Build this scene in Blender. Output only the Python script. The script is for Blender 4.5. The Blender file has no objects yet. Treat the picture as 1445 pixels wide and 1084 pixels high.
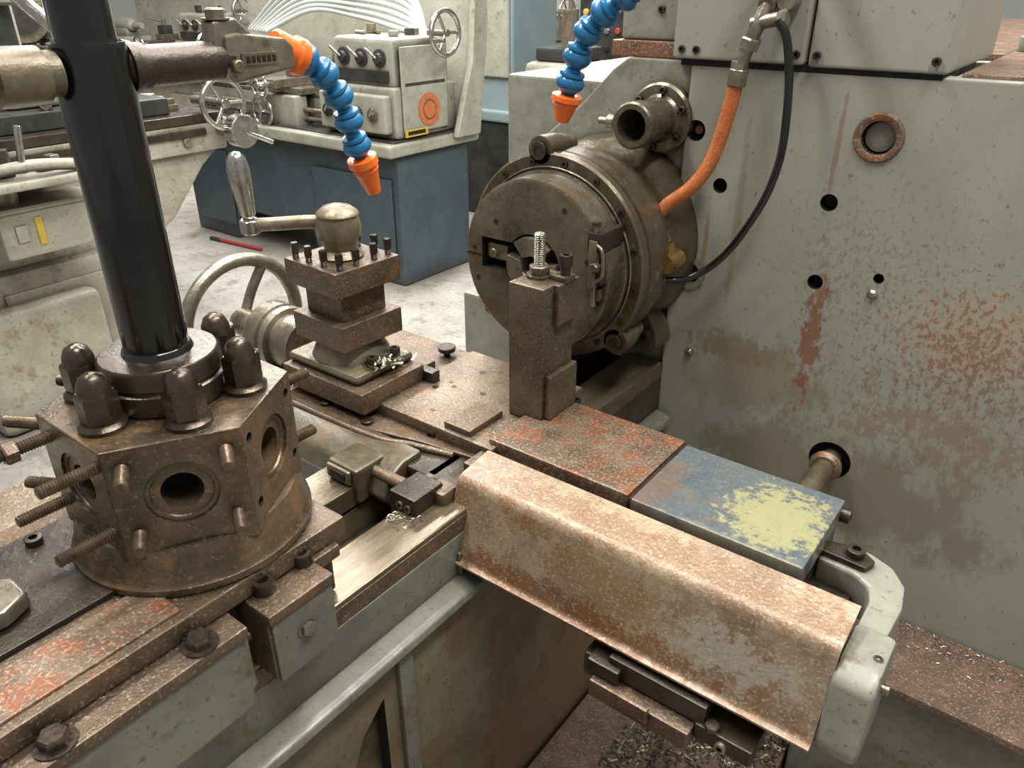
import bpy, bmesh, math, random
from mathutils import Vector, Matrix, Quaternion
random.seed(7)
R=math.radians
def lin(c):
    o=[]
    for k in c:
        k=k/255
        o.append(k/12.92 if k<=.04045 else ((k+.055)/1.055)**2.4)
    return (*o,1)
# ------------------------------------------------------------ materials
def mat(name,base,base2=None,rust=None,rust_amt=.3,scale=8,rough=.5,metal=0.0,speck=None,speck_amt=.3,
        bump=.25,bscale=120,patches=(),stretch=(1,1,1),coat=0.0,spec=.5,rs=.75,soft=.12,crease_tint=None):
    m=bpy.data.materials.new(name);m.use_nodes=True
    nt=m.node_tree;N=nt.nodes;K=nt.links;b=N['Principled BSDF']
    tc=N.new('ShaderNodeTexCoord');mp=N.new('ShaderNodeMapping');K.new(tc.outputs['Object'],mp.inputs[0])
    mp.inputs['Scale'].default_value=stretch
    def noise(s,det=8,ro=.6,src=None):
        n=N.new('ShaderNodeTexNoise');n.inputs['Scale'].default_value=s;n.inputs['Detail'].default_value=det
        n.inputs['Roughness'].default_value=ro;K.new((src or mp.outputs[0]),n.inputs['Vector']);return n.outputs[0]
    def ramp(src,a,c,hi=1):
        r=N.new('ShaderNodeMapRange');r.inputs[1].default_value=a;r.inputs[2].default_value=c;r.inputs[4].default_value=hi;r.clamp=True
        K.new(src,r.inputs[0]);return r.outputs[0]
    def mix(f,A,B):
        x=N.new('ShaderNodeMix');x.data_type='RGBA';K.new(f,x.inputs[0])
        for i,v in ((6,A),(7,B)):
            if isinstance(v,tuple):x.inputs[i].default_value=v
            else:K.new(v,x.inputs[i])
        return x.outputs[2]
    col=lin(base)
    if base2: col=mix(ramp(noise(scale,10,.7),.5-soft,.5+soft),lin(base),lin(base2))
    if rust:
        t=.5+(.5-rust_amt)*.42
        col=mix(ramp(noise(scale*2.1,10,.72),t-.02,t+soft*.7,rs),col,lin(rust))
    for P in patches:
        (c,r,pc,k,sc)=P[:5];hi=P[5] if len(P)>5 else .8;bc=P[6] if len(P)>6 else 1
        s=N.new('ShaderNodeVectorMath');s.operation='SUBTRACT';K.new(tc.outputs['Object'],s.inputs[0]);s.inputs[1].default_value=c
        d=N.new('ShaderNodeVectorMath');d.operation='DIVIDE';K.new(s.outputs[0],d.inputs[0]);d.inputs[1].default_value=r
        l=N.new('ShaderNodeVectorMath');l.operation='LENGTH';K.new(d.outputs[0],l.inputs[0])
        nn=noise(sc,9,.72)
        a=N.new('ShaderNodeMath');a.operation='MULTIPLY_ADD';K.new(nn,a.inputs[0]);a.inputs[1].default_value=k;a.inputs[2].default_value=bc-k*.5
        e=N.new('ShaderNodeMath');e.operation='SUBTRACT';K.new(a.outputs[0],e.inputs[0]);K.new(l.outputs['Value'],e.inputs[1])
        col=mix(ramp(e.outputs[0],0,.3,hi),col,lin(pc))
    if crease_tint:
        ao=N.new('ShaderNodeAmbientOcclusion');ao.inputs['Distance'].default_value=crease_tint[1];ao.samples=4
        col=mix(ramp(ao.outputs['AO'],.9,.4,.8),col,lin(crease_tint[0]))  # darker tint where nearby surfaces close in
    if speck:
        col=mix(ramp(noise(bscale*1.3,4,.7),.62-speck_amt*.3,.68-speck_amt*.1,.8),col,lin(speck))
    if isinstance(col,tuple): b.inputs['Base Color'].default_value=col
    else: K.new(col,b.inputs['Base Color'])
    rr=N.new('ShaderNodeMapRange');K.new(noise(scale*3,8,.7),rr.inputs[0]);rr.inputs[1].default_value=.32;rr.inputs[2].default_value=.68
    rr.inputs[3].default_value=max(.03,rough-.16);rr.inputs[4].default_value=min(1,rough+.18);K.new(rr.outputs[0],b.inputs['Roughness'])
    b.inputs['Metallic'].default_value=metal
    b.inputs['Coat Weight'].default_value=coat;b.inputs['Coat Roughness'].default_value=.15
    b.inputs['Specular IOR Level'].default_value=spec
    if bump>0:
        bp=N.new('ShaderNodeBump');bp.inputs['Strength'].default_value=bump;bp.inputs['Distance'].default_value=.002
        K.new(noise(bscale,6,.65),bp.inputs['Height']);K.new(bp.outputs[0],b.inputs['Normal'])
        K.new(bp.outputs[0],b.inputs['Coat Normal'])
    return m
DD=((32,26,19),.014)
BR=mat('oily_brown_steel',(114,96,77),(82,67,52),(130,94,62),.34,10,.34,.45,(160,144,122),.22,.5,200,coat=.15,crease_tint=DD)
BRL=mat('worn_brown_steel',(132,115,96),(100,84,67),(138,100,68),.34,9,.36,.4,(176,162,142),.32,.5,200,coat=.12,crease_tint=DD)
BRD=mat('dark_oily_steel',(74,63,52),(52,44,37),(94,72,50),.3,12,.32,.5,None,.2,.45,180,coat=.25,crease_tint=DD)
TUR=mat('turret_steel',(106,90,70),(70,58,44),(130,104,72),.42,9,.3,.5,(142,124,102),.16,.35,170,coat=.25,crease_tint=DD)
POST=mat('tool_post_steel',(112,98,81),(84,71,57),(122,92,66),.25,10,.34,.5,(154,138,118),.24,.45,220,coat=.15,crease_tint=DD)
RUSTB=mat('rusty_brown_top',(126,106,86),(98,80,63),(146,84,52),.46,16,.36,.35,(174,160,140),.34,.45,190,coat=.15,soft=.07)
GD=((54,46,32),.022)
GRN=mat('grey_green_paint',(118,119,106),(100,100,88),(104,82,54),.32,8,.4,0,(80,68,50),.10,.15,90,coat=.15,soft=.09,crease_tint=GD)
GRNL=mat('grey_green_light_paint',(146,146,132),(124,124,110),(106,88,62),.28,10,.42,0,(92,80,60),.05,.15,90,coat=.12,crease_tint=GD)
GB=mat('oil_stained_paint',(100,92,71),(70,62,46),(108,80,50),.42,12,.34,.15,None,0,.35,120,coat=.3,crease_tint=DD)
PANEL=mat('stained_panel_paint',(155,156,144),(144,144,131),(124,110,84),.17,5,.46,0,(108,88,60),.0,.08,80,
  patches=(((-.44,1.25,1.01),(.14,.1,.05),(122,100,70),3.0,60,.65,.7),((-.40,1.25,.96),(.18,.1,.11),(132,118,90),3.0,16,.55,.8),
           ((-.315,1.25,1.06),(.022,.1,.13),(132,76,52),4.4,60,.8,.8),((-.33,1.25,1.38),(.005,.1,.09),(134,90,62),2.6,40,.55),((-.315,1.25,1.15),(.05,.1,.2),(124,84,60),6,110,.6,.2),
           ((-.522,1.25,1.20),(.006,.1,.09),(134,98,58),2.6,30,.6),((-.60,1.25,1.2),(.05,.1,.3),(118,100,66),2.4,24,.5,.8),
           ((-.08,1.25,1.13),(.15,.1,.10),(172,152,128),4.0,80,.6,.8),((-.08,1.25,1.1),(.25,.1,.2),(130,84,56),6,120,.7,.3),
           ((-.10,1.25,.96),(.35,.1,.13),(136,108,80),5,90,.6,.5),((-.2,1.25,.80),(.3,.1,.12),(118,108,86),2.6,18,.65,.9),
           ((-.47,1.25,1.25),(.008,.1,.16),(122,110,80),2.6,28,.5),((-.25,1.25,1.2),(.4,.1,.4),(122,92,62),7,140,.5,-.1)),stretch=(1,1,.6),coat=.1,soft=.16)
BLUE=mat('blue_worn_cover',(74,85,91),(92,96,95),(116,94,72),.32,14,.36,0,(138,122,102),.18,.3,150,
  patches=(((-.205,.825,.99),(.070,.078,.05),(150,147,102),3.4,70,.85),((-.2,.75,.98),(.2,.012,.03),(124,118,98),2.4,40,.7),((-.36,.8,1.0),(.03,.08,.03),(108,86,66),2.4,40,.6)),coat=.2)
COV=mat('rusty_chip_cover',(124,102,80),(160,140,114),(132,90,56),.42,9,.34,.25,(184,168,146),.24,.45,180,
  patches=(((-.19,.65,.92),(.13,.06,.05),(164,158,140),3.6,60,.75,.7),((-.35,.65,.93),(.12,.03,.05),(142,112,84),3.4,40,.5),((-.3,.70,.98),(.4,.03,.02),(120,86,58),3.2,40,.65),((-.4,.63,.88),(.25,.06,.022),(116,74,44),3.6,50,.75)),coat=.25,soft=.09)
RAIL=mat('oily_bed_way',(126,112,92),(104,91,72),(84,70,54),.25,10,.26,.6,None,0,.12,60,stretch=(7,.5,1),coat=.3)
RUSTW=mat('rusty_base_wall',(122,113,90),(96,84,64),(110,80,54),.46,5,.42,0,(84,66,48),.14,.25,70,
  patches=(((-.56,1.0,.35),(.1,.4,.2),(128,100,74),2.4,12,.7),),crease_tint=GD)
TRAY=mat('swarf_tray',(112,88,70),(90,72,57),(132,100,80),.4,20,.55,.1,(180,170,160),.2,.8,190)
BLK=mat('gloss_black',(13,13,14),None,None,0,8,.14,0,None,0,0,coat=.5)
DARK=mat('dark_cavity',(18,16,14),None,None,0,8,.7,0,None,0,0)
NUT=mat('dark_nut_steel',(66,57,49),(90,77,64),(100,82,62),.3,26,.26,.75,None,0,.2,200,coat=.3)
THR=mat('thread_steel',(122,105,86),(86,73,59),None,0,60,.32,.65,None,0,0)
CHR=mat('chrome',(200,198,192),(168,164,156),None,0,20,.2,.95,None,0,0)
STL=mat('worn_steel',(160,152,136),(126,115,98),(110,90,65),.28,18,.3,.75,None,0,.25,170)
CAST=mat('cast_metal',(136,126,104),(102,90,70),(110,84,56),.34,16,.36,.45,None,0,.4,160,coat=.2,crease_tint=DD)
CHK=mat('chuck_face',(126,122,104),(86,77,60),(112,88,60),.42,9,.28,.6,(150,142,124),.14,.3,150,coat=.2,crease_tint=DD)
CHB=mat('chuck_body',(104,94,73),(78,66,49),(140,134,112),.32,10,.32,.5,None,0,.35,150,coat=.25,crease_tint=DD)
BLU=mat('blue_plastic',(22,102,148),None,None,0,8,.32,0,None,0,0,coat=.25)
ORG=mat('orange_plastic',(238,110,36),None,None,0,8,.32,0,None,0,0,coat=.25)
ORH=mat('orange_braided_hose',(190,104,52),(168,84,40),None,0,60,.35,0,(214,146,84),.4,.5,420)
BRASS=mat('brass',(196,166,104),(160,128,72),None,0,40,.25,.9,None,0,0)
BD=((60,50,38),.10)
BEI=mat('beige_machine_paint',(168,167,152),(146,144,128),(106,92,72),.26,6,.45,0,(112,100,84),.08,.08,60,crease_tint=BD)
BEI2=mat('cream_machine_paint',(168,164,149),(142,136,120),(110,94,72),.36,4,.5,0,(108,92,72),.12,.08,60,crease_tint=BD)
NAVY=mat('blue_machine_base',(68,82,90),(56,68,76),(92,88,78),.22,5,.42,0,None,0,.05,60,crease_tint=BD)
CYAN=mat('pale_blue_cabinet',(142,158,160),(126,143,147),None,0,2,.4,0,None,0,0)
DGR=mat('dark_grey_machine',(70,70,66),(48,48,46),(92,80,64),.25,6,.42,.3,None,0,.1,60)
WHT=mat('white_plastic',(204,208,204),None,None,0,6,.3,0,None,0,0)
RED=mat('red_plastic',(160,56,44),None,None,0,6,.35,0,None,0,0)
GREEN=mat('green_plastic',(60,150,80),None,None,0,6,.35,0,None,0,0)
YEL=mat('yellow_plastic',(196,166,66),None,None,0,6,.35,0,None,0,0)
STK=mat('orange_sticker',(200,118,68),(180,96,50),None,0,30,.5,0,None,0,0)
MAR=mat('maroon_knob',(84,22,26),None,None,0,6,.15,0,None,0,0,coat=.5)
FLOOR=mat('concrete_floor',(174,169,160),(148,143,134),(112,106,95),.38,2.6,.6,0,(104,97,86),.2,.3,34,crease_tint=((86,79,70),.35))
WALL=mat('wall_paint',(196,198,196),None,None,0,1,.8,0,None,0,0)
# ------------------------------------------------------------ mesh builder
class M:
    def __init__(s,name): s.name=name;s.v=[];s.f=[];s.mi=[];s.mats=[]
    def _m(s,m):
        if m not in s.mats: s.mats.append(m)
        return s.mats.index(m)
    def add(s,V,F,m):
        o=len(s.v);i=s._m(m)
        s.v+= [tuple(p) for p in V]
        for f in F: s.f.append([o+k for k in f]);s.mi.append(i)
    def bm(s,b,m,T=None):
        b.verts.index_update()
        s.add([(T@v.co if T else v.co) for v in b.verts],[[v.index for v in f.verts] for f in b.faces],m);b.free()
    def box(s,x0,x1,y0,y1,z0,z1,m,bev=.002,rz=0,T=None,seg=2):
        b=bmesh.new();bmesh.ops.create_cube(b,size=1)
        c=Vector(((x0+x1)/2,(y0+y1)/2,(z0+z1)/2));d=(x1-x0,y1-y0,z1-z0)
        for v in b.verts: v.co=Vector((v.co.x*d[0],v.co.y*d[1],v.co.z*d[2]))
        bev=min(bev,min(d)*.45)
        if bev>0: bmesh.ops.bevel(b,geom=b.edges[:],offset=bev,segments=seg,affect='EDGES',profile=.5)
        for v in b.verts: v.co=Matrix.Rotation(rz,3,'Z')@v.co+c
        s.bm(b,m,T)
    def prism(s,poly,ax,lo,hi,m,bev=.002,T=None):
        b=bmesh.new()
        def p3(p,h):
            return {'x':(h,p[0],p[1]),'y':(p[0],h,p[1]),'z':(p[0],p[1],h)}[ax]
        A=[b.verts.new(p3(p,lo)) for p in poly];B=[b.verts.new(p3(p,hi)) for p in poly]
        b.faces.new(A);b.faces.new(B[::-1]);n=len(poly)
        for i in range(n): b.faces.new((A[i],B[i],B[(i+1)%n],A[(i+1)%n]))
        bmesh.ops.recalc_face_normals(b,faces=b.faces[:])
        if bev>0:
            es=[e for e in b.edges if e.calc_face_angle(0)>R(28)]
            bmesh.ops.bevel(b,geom=es,offset=bev,segments=2,affect='EDGES',profile=.5)
        s.bm(b,m,T)
    def rev(s,o,ax,prof,m,n=32,ang=0,caps=True,closed=False):
        o=Vector(o);ax=Vector(ax).normalized();q=ax.to_track_quat('Z','Y')
        if abs(ax.z)>.999: q=Quaternion() if ax.z>0 else Quaternion((1,0,0),math.pi)
        V=[];F=[]
        for d,r in prof:
            for i in range(n):
                t=ang+2*math.pi*i/n
                V.append(o+q@Vector((max(r,1e-5)*math.cos(t),max(r,1e-5)*math.sin(t),d)))
        k=len(prof)
        for j in range(k if closed else k-1):
            a=j*n;c=((j+1)%k)*n
            for i in range(n): F.append((a+i,a+(i+1)%n,c+(i+1)%n,c+i))
        if caps and not closed:
            F.append(list(range(n))[::-1]);F.append([(k-1)*n+i for i in range(n)])
        s.add(V,F,m)
    def cyl(s,p0,p1,r,m,r1=None,n=28,bev=.0012):
        p0=Vector(p0);p1=Vector(p1);L=(p1-p0).length;r1=r if r1 is None else r1
        b=min(bev,r*.3,L*.3)
        s.rev(p0,p1-p0,[(0,r-b),(b,r),(L-b,r1),(L,r1-b)],m,n)
    def hexb(s,p,ax,r,h,m,wash=False):
        if wash: s.rev(p,ax,[(0,r*1.35),(h*.15,r*1.35)],m,24)
        s.rev(p,ax,[(0,r*.97),(h*.85,r),(h,r*.85)],m,6,ang=.3)
    def cap(s,p,ax,r,h,m):
        s.rev(p,ax,[(0,r),(h*.9,r),(h,r*.9),(h,r*.5)],m,20,caps=False)
        s.rev(p,ax,[(h,r*.5),(h*.45,r*.5),(h*.45,.0)],DARK,6,caps=False)
    def thread(s,p,ax,r,L,m,pitch=.0028):
        pr=[(0,r)];k=int(L/pitch)
        for i in range(k): pr+=[(i*pitch+pitch*.25,r*1.0),(i*pitch+pitch*.75,r*.8)]
        pr+=[(L-.001,r*.9),(L,r*.7)]
        s.rev(p,ax,pr,m,14)
    def tube(s,pts,r,m,n=14,sub=8,smooth=True):
        P=[Vector(p) for p in pts];Q=[]
        if smooth and len(P)>2:
            E=[P[0]*2-P[1]]+P+[P[-1]*2-P[-2]]
            for i in range(1,len(E)-2):
                for k in range(sub):
                    t=k/sub;a,b,c,d=E[i-1],E[i],E[i+1],E[i+2]
                    Q.append(.5*((2*b)+(-a+c)*t+(2*a-5*b+4*c-d)*t*t+(-a+3*b-3*c+d)*t**3))
            Q.append(P[-1])
        else: Q=P
        V=[];F=[];up=None
        for i,p in enumerate(Q):
            d=(Q[min(i+1,len(Q)-1)]-Q[max(i-1,0)]).normalized()
            if up is None: up=d.orthogonal().normalized()
            up=(up-d*up.dot(d)).normalized();sd=d.cross(up)
            for j in range(n):
                t=2*math.pi*j/n;V.append(p+(up*math.cos(t)+sd*math.sin(t))*r)
        for i in range(len(Q)-1):
            for j in range(n): F.append((i*n+j,i*n+(j+1)%n,(i+1)*n+(j+1)%n,(i+1)*n+j))
        F.append(list(range(n))[::-1]);F.append([(len(Q)-1)*n+j for j in range(n)])
        s.add(V,F,m);return Q
    def torus(s,o,ax,Rr,r,m,n=48,k=12):
        s.rev(o,ax,[(r*math.sin(2*math.pi*j/k),Rr+r*math.cos(2*math.pi*j/k)) for j in range(k)],m,n,closed=True)
    def mesh(s):
        me=bpy.data.meshes.new(s.name);me.from_pydata(s.v,[],s.f)
        for m in s.mats: me.materials.append(m)
        me.polygons.foreach_set('material_index',s.mi)
        b=bmesh.new();b.from_mesh(me);bmesh.ops.recalc_face_normals(b,faces=b.faces[:]);b.to_mesh(me);b.free()
        me.polygons.foreach_set('use_smooth',[True]*len(me.polygons));me.set_sharp_from_angle(angle=R(42));me.update();return me
    def obj(s,parent=None,loc=None,rz=0,wn=True):
        ob=bpy.data.objects.new(s.name,s.mesh());bpy.context.scene.collection.objects.link(ob)
        if loc: ob.location=loc
        ob.rotation_euler.z=rz
        if parent: ob.parent=parent
        if wn:
            w=ob.modifiers.new('wn','WEIGHTED_NORMAL');w.keep_sharp=True;w.weight=80
        return ob
def empty(name,loc=(0,0,0)):
    e=bpy.data.objects.new(name,None);bpy.context.scene.collection.objects.link(e);e.empty_display_size=.05;return e
def cut(ob,cutter):
    ob.modifiers.clear()
    me=bpy.data.meshes.new('c');me.from_pydata(cutter.v,[],cutter.f)
    ml=list(ob.data.materials)
    for m in ml: me.materials.append(m)
    di=ml.index(DARK) if DARK in ml else 0
    idx=[(ml.index(cutter.mats[i]) if cutter.mats[i] in ml else di) for i in cutter.mi]
    me.polygons.foreach_set('material_index',idx)
    b=bmesh.new();b.from_mesh(me);bmesh.ops.recalc_face_normals(b,faces=b.faces[:]);b.to_mesh(me);b.free()
    c=bpy.data.objects.new('cutter',me);bpy.context.scene.collection.objects.link(c)
    md=ob.modifiers.new('b','BOOLEAN');md.operation='DIFFERENCE';md.solver='EXACT';md.object=c
    bpy.context.view_layer.update();dg=bpy.context.evaluated_depsgraph_get()
    nm=bpy.data.meshes.new_from_object(ob.evaluated_get(dg));ob.modifiers.clear();ob.data=nm
    nm.polygons.foreach_set('use_smooth',[True]*len(nm.polygons));nm.set_sharp_from_angle(angle=R(38))
    bpy.data.objects.remove(c)
    w=ob.modifiers.new('wn','WEIGHTED_NORMAL');w.keep_sharp=True;w.weight=80
U=random.uniform
def chips(parent,n,fx,fy,z,s=.006,m=STL):
    b=M('metal_swarf')
    for i in range(n):
        x,y=fx(),fy();a=random.random()*6.3;l=s*random.uniform(.4,1.3);w=s*.25
        p=Vector((x,y,z+random.random()*s*.5));d=Vector((math.cos(a),math.sin(a),random.uniform(-.3,.5)))*l;q=Vector((-math.sin(a),math.cos(a),.3))*w
        b.add([p-d-q,p+d-q,p+d+q*.6+Vector((0,0,w)),p-d+q],[(0,1,2,3)],m)
    b.obj(parent,wn=False)
# ================================================================= BED
e=empty('turret_lathe_bed')
b=M('bed_ways')
for x0,x1 in((-.82,-.745),(-.656,-.58)):
    b.box(x0,x1,-.9,1.249,.905,.945,RAIL,.003)
b.box(-.583,-.5785,-.9,1.249,.912,.938,BR,.001)
b.box(-.825,-.745,-.9,1.249,.80,.915,GB,.003);b.box(-.66,-.577,-.9,1.0,.80,.913,GRN,.003);b.box(-.66,-.577,1.0,1.249,.80,.913,BRD,.003)  # far stretch in BRD: shadow gap before the headstock put into the colour
b.box(-.82,-.58,-.9,1.249,.6,.86,GB,.003)
b.prism([(-.578,.846),(-.556,.842),(-.546,.836),(-.544,.826),(-.552,.818),(-.578,.808)],'y',-.9,1.24,GRN,.002)
b.box(-.566,-.552,.485,.512,.30,.815,GRN,.004)
b.obj(e)
chips(e,70,lambda:U(-.655,-.61),lambda:U(.565,.62),.946,.0025)
b=M('bed_base');b.box(-.87,-.56,-.9,1.245,0,.812,RUSTW,.004);b._m(DARK);o=b.obj(e)
c=M('c');c.prism([(.28,.40),(.46,.40),(.46,.765),(.42,.73),(.36,.60)],'x',-.66,-.5,DARK,0);cut(o,c)
e=empty('chip_pan')
b=M('pan');b.box(-.555,-.175,-.9,1.245,.24,.28,TRAY,.004);b.box(-.555,-.175,-.9,1.245,0,.24,GRN,.004)
b.box(-.17,.9,1.09,1.247,0,.575,GRN,.006);b.box(-.165,.9,1.075,1.247,.565,.582,TRAY,.003);b.obj(e)
chips(e,700,lambda:U(-.15,.5),lambda:1.243-abs(random.gauss(0,.03)),.583,.0025)
chips(e,2200,lambda:U(-.45,-.18),lambda:U(.75,1.24),.281,.007)
# ================================================================= HEADSTOCK
e=empty('lathe_headstock')
b=M('front_panel');b.box(-.582,.95,1.25,1.29,.30,1.484,PANEL,.004);b._m(DARK);o=b.obj(e)
c=M('c')
for x,z,r in((-.275,1.398,.024),(-.5076,1.296,.0125),(-.327,1.295,.0135),(-.325,1.165,.0125),(-.2315,1.191,.008),(-.5616,1.380,.017),(-.243,.850,.036),(-.545,1.135,.030)):
    c.rev((x,1.2,z),(0,1,0),[(0,r),(.075,r)],DARK,28)
cut(o,c)
b=M('panel_fittings')
b.rev((-.275,1.25,1.398),(0,-1,0),[(-.02,.024),(.003,.024),(.005,.028),(.005,.033),(0,.036)],RUSTB,40,caps=False)
b.rev((-.275,1.262,1.398),(0,-1,0),[(0,.022),(.002,.021),(.003,.0)],GRNL,32)
for x,z in((-.235,1.165),(-.527,.982),):
    b.rev((x,1.25,z),(0,-1,0),[(0,.008),(.004,.008),(.008,.004)],STL,16)
b.rev((-.5616,1.268,1.380),(0,-1,0),[(0,.008),(.006,.007)],RUSTB,16)
b.cyl((-.243,1.28,.850),(-.243,1.05,.850),.017,CAST);b.rev((-.243,1.235,.850),(0,-1,0),[(0,.026),(.008,.028),(.016,.022)],RUSTB,28)
b.rev((-.545,1.25,1.135),(0,-1,0),[(-.01,.028),(.004,.030),(.004,.020),(-.01,.02)],GRNL,28,caps=False)
b.obj(e)
b=M('housing')
b.box(-.575,.95,1.288,3.3,.0,1.478,PANEL,.004)
b.box(-.19,.95,1.27,3.3,1.478,1.490,RUSTB,.003);b.box(-.57,-.19,1.66,3.3,1.478,1.490,RUSTB,.003)
b.box(-.612,-.398,1.238,1.52,1.490,2.0,PANEL,.006)
b.box(-.394,-.204,1.242,1.62,1.488,2.0,PANEL,.006)
b.box(-.60,-.21,1.25,1.5,1.480,1.492,DARK,.0)
b.cyl((-.12,1.42,1.490),(-.12,1.42,1.50),.008,BRD);b.box(.0,.35,1.95,2.4,1.490,1.51,RUSTB,.006)
b.cyl((-.16,1.75,1.49),(-.16,1.75,1.515),.025,GRNL);b.cyl((-.16,1.75,1.515),(-.16,1.75,1.53),.015,BRD)
b.box(-.745,-.612,1.27,1.55,1.486,1.512,RUSTB,.003)
b.box(-.735,-.615,1.285,1.55,1.512,1.9,GRNL,.005)
for x in(-.595,-.57,-.41,-.38,-.22): b.cap((x,1.24,1.505),(0,-1,0),.006,.005,BRD)
b.cap((-.66,1.285,1.60),(0,-1,0),.006,.005,BRD);b.cap((-.66,1.285,1.56),(0,-1,0),.006,.005,BRD)
b.prism([(-.583,1.486),(-.705,1.486),(-.735,1.465),(-.80,1.40),(-.90,1.32),(-.93,1.25),(-.93,.98),(-.60,.90),(-.583,.90)],'y',1.262,1.30,GRNL,.005)
b.box(-1.09,-.60,1.42,2.4,.95,1.425,GRNL,.008)
b.box(-1.22,-.60,1.40,2.5,.0,.90,GRNL,.01)
b.box(-.93,-.60,1.27,1.45,.0,.97,DARK,.004)
b.obj(e)
b=M('spindle_port')
b.rev((-.628,1.262,1.394),(0,-1,0),[(0,.058),(.018,.058),(.022,.054),(.022,.04),(.026,.036),(.03,.034),(.085,.034),(.088,.037),(.112,.037),(.115,.034),(.115,.026),(.04,.026)],CHK,40)
b.rev((-.628,1.262-.045,1.394),(0,-1,0),[(0,.0255),(.002,.0)],DARK,24)
for k in range(6):
    a=k*math.pi/3+.4;b.cap((-.628+.047*math.cos(a),1.24,1.394+.047*math.sin(a)),(0,-1,0),.006,.006,BRD)
b.rev((-.668,1.165,1.394),(-1,0,0),[(0,.012),(.012,.012),(.012,.006),(.03,.006)],STL,16)
b.obj(e)
# ================================================================= CHUCK
cx,cz=-.715,1.178
e=empty('lathe_chuck')
b=M('chuck_face')
b.rev((cx,1.0,cz),(0,1,0),[(.030,0),(.03,.052),(.0,.055),(.0,.138),(.004,.145),(.050,.146),(.052,.150),(.056,.151),(.056,0)],CHK,72,caps=False);b._m(DARK)
o=b.obj(e)
c=M('c');c.box(cx-.108,cx-.02,.98,1.032,cz-.020,cz+.034,DARK,0);c.box(cx+.02,cx+.085,.98,1.03,cz-.060,cz-.012,DARK,0,)
cut(o,c)
b=M('chuck_body')
b.rev((cx,1.0,cz),(0,1,0),[(.029,.052),(.0285,.0)],DARK,32)
b.rev((cx,1.056,cz),(0,1,0),[(0,.150),(.0,.174),(.004,.178),(.018,.178),(.020,.172),(.026,.172),(.029,.177),(.075,.177),(.10,.172),(.12,.164),(.14,.164),(.155,.172),(.20,.182)],CHB,80)
b.rev((cx,1.054,cz),(0,1,0),[(0,.1545),(.001,.156),(.003,.1565)],STL,72,caps=False)
for k in range(16):
    a=k*math.pi/8+.26;b.cap((cx+.164*math.cos(a),1.056,cz+.164*math.sin(a)),(0,-1,0),.0055,.003,BRD)
for k in range(3):
    a0=R(90+120*k);pts=[]
    for rr,da in((.052,-.8),(.052,-.35),(.052,0),(.052,.35),(.052,.8),(.022,.9),(.020,0),(.022,-.9)):
        pts.append((cx+rr*math.cos(a0+da),cz+rr*math.sin(a0+da)))
    b.prism(pts,'y',.994,1.03,STL,.002)
b.box(cx-.104,cx-.06,1.010,1.028,cz-.006,cz+.022,STL,.003);b.cyl((cx-.085,1.0,cz+.008),(cx-.085,1.02,cz+.008),.008,STL)
b.box(cx+.03,cx+.075,1.008,1.028,cz-.054,cz-.024,STL,.004)
for s in(-1,1):
    x0=cx+s*.11;x1=cx+s*.143
    b.box(min(x0,x1),max(x0,x1),.9988,1.004,cz-.0015,cz+.0015,DARK,0)
for a,rr in((R(175),.125),(R(200),.125),(R(15),.11),(R(60),.12),(R(140),.10)):
    b.rev((cx+rr*math.cos(a),1.001,cz+rr*math.sin(a)),(0,-1,0),[(0,.005),(.0015,.005),(.0015,.0035),(.001,0)],BRD,16)
for a,w,bk in((R(99),.024,.06),(R(-42),.024,.05),(R(222),.02,.05)):
    px,pz=cx+.180*math.cos(a),cz+.180*math.sin(a)
    b.rev((px,1.056,pz),(0,1,0),[(0,w*.9),(.002,w),(bk*.6,w),(bk*1.6,w*.5)],CHB,28)
    b.rev((px,1.054,pz),(0,-1,0),[(0,w*.62),(.004,w*.6),(.004,w*.35),(.002,w*.35),(.002,0)],BRD,20)
b.prism([(-.68,1.03),(-.60,1.075),(-.572,1.035),(-.562,1.0),(-.585,.985),(-.66,.995)],'y',1.19,1.246,CHB,.008)
b.cap((-.592,1.19,1.02),(0,-1,0),.014,.010,BRD)
b.rev((-.575,1.16,1.155),(-.3,-1,0),[(0,.02),(.02,.018)],CHB,20)
b.box(-.602,-.576,.985,1.055,1.232,1.262,BRD,.003);b.box(-.600,-.578,.990,1.05,1.150,1.172,CHB,.003)
b.cyl((-.590,.992,1.14),(-.590,.992,1.275),.0045,STL);b.hexb((-.583,.985,1.21),(0,-1,0),.008,.010,STL)
b.box(-.597,-.582,.982,.992,1.175,1.25,CAST,.002);b.box(-.592,-.574,.984,1.0,1.18,1.20,BRD,.002)
b.rev((-.590,.992,1.272),(0,0,1),[(0,.008),(.006,.008)],BRD,6)
b.tube([(-.585,.985,1.245),(-.572,.982,1.235),(-.570,.982,1.20),(-.582,.985,1.185)],.003,STL)
b.obj(e)
# ================================================================= TURRET SADDLE
e=empty('turret_saddle')
b=M('saddle')
b.box(-.93,-.552,-.9,.292,.947,1.033,GRN,.005)
b.box(-.573,-.549,-.9,.287,.925,1.028,GRN,.008)
b.box(-.60,-.546,-.9,.290,1.022,1.037,BR,.003)
b.box(-.98,-.85,-.9,.292,1.02,1.04,BRL,.003)
b.box(-.855,-.60,.28,.44,.947,1.04,BRD,.004)
b.box(-.862,-.578,-.9,.447,1.037,1.062,BR,.003)
b.box(-.650,-.590,-.9,.25,1.061,1.065,RUSTB,.0015)
b.box(-.822,-.662,-.9,.262,1.062,1.068,BRD,.0015)
for x,y in((-.563,.248),(-.563,.1125),(-.563,-.03)): b.hexb((x,y,1.037),(0,0,1),.013,.012,NUT,True)
b.cap((-.676,.235,1.068),(0,0,1),.008,.004,RUSTB);b.cap((-.80,.21,1.068),(0,0,1),.009,.008,BRD)
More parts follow.
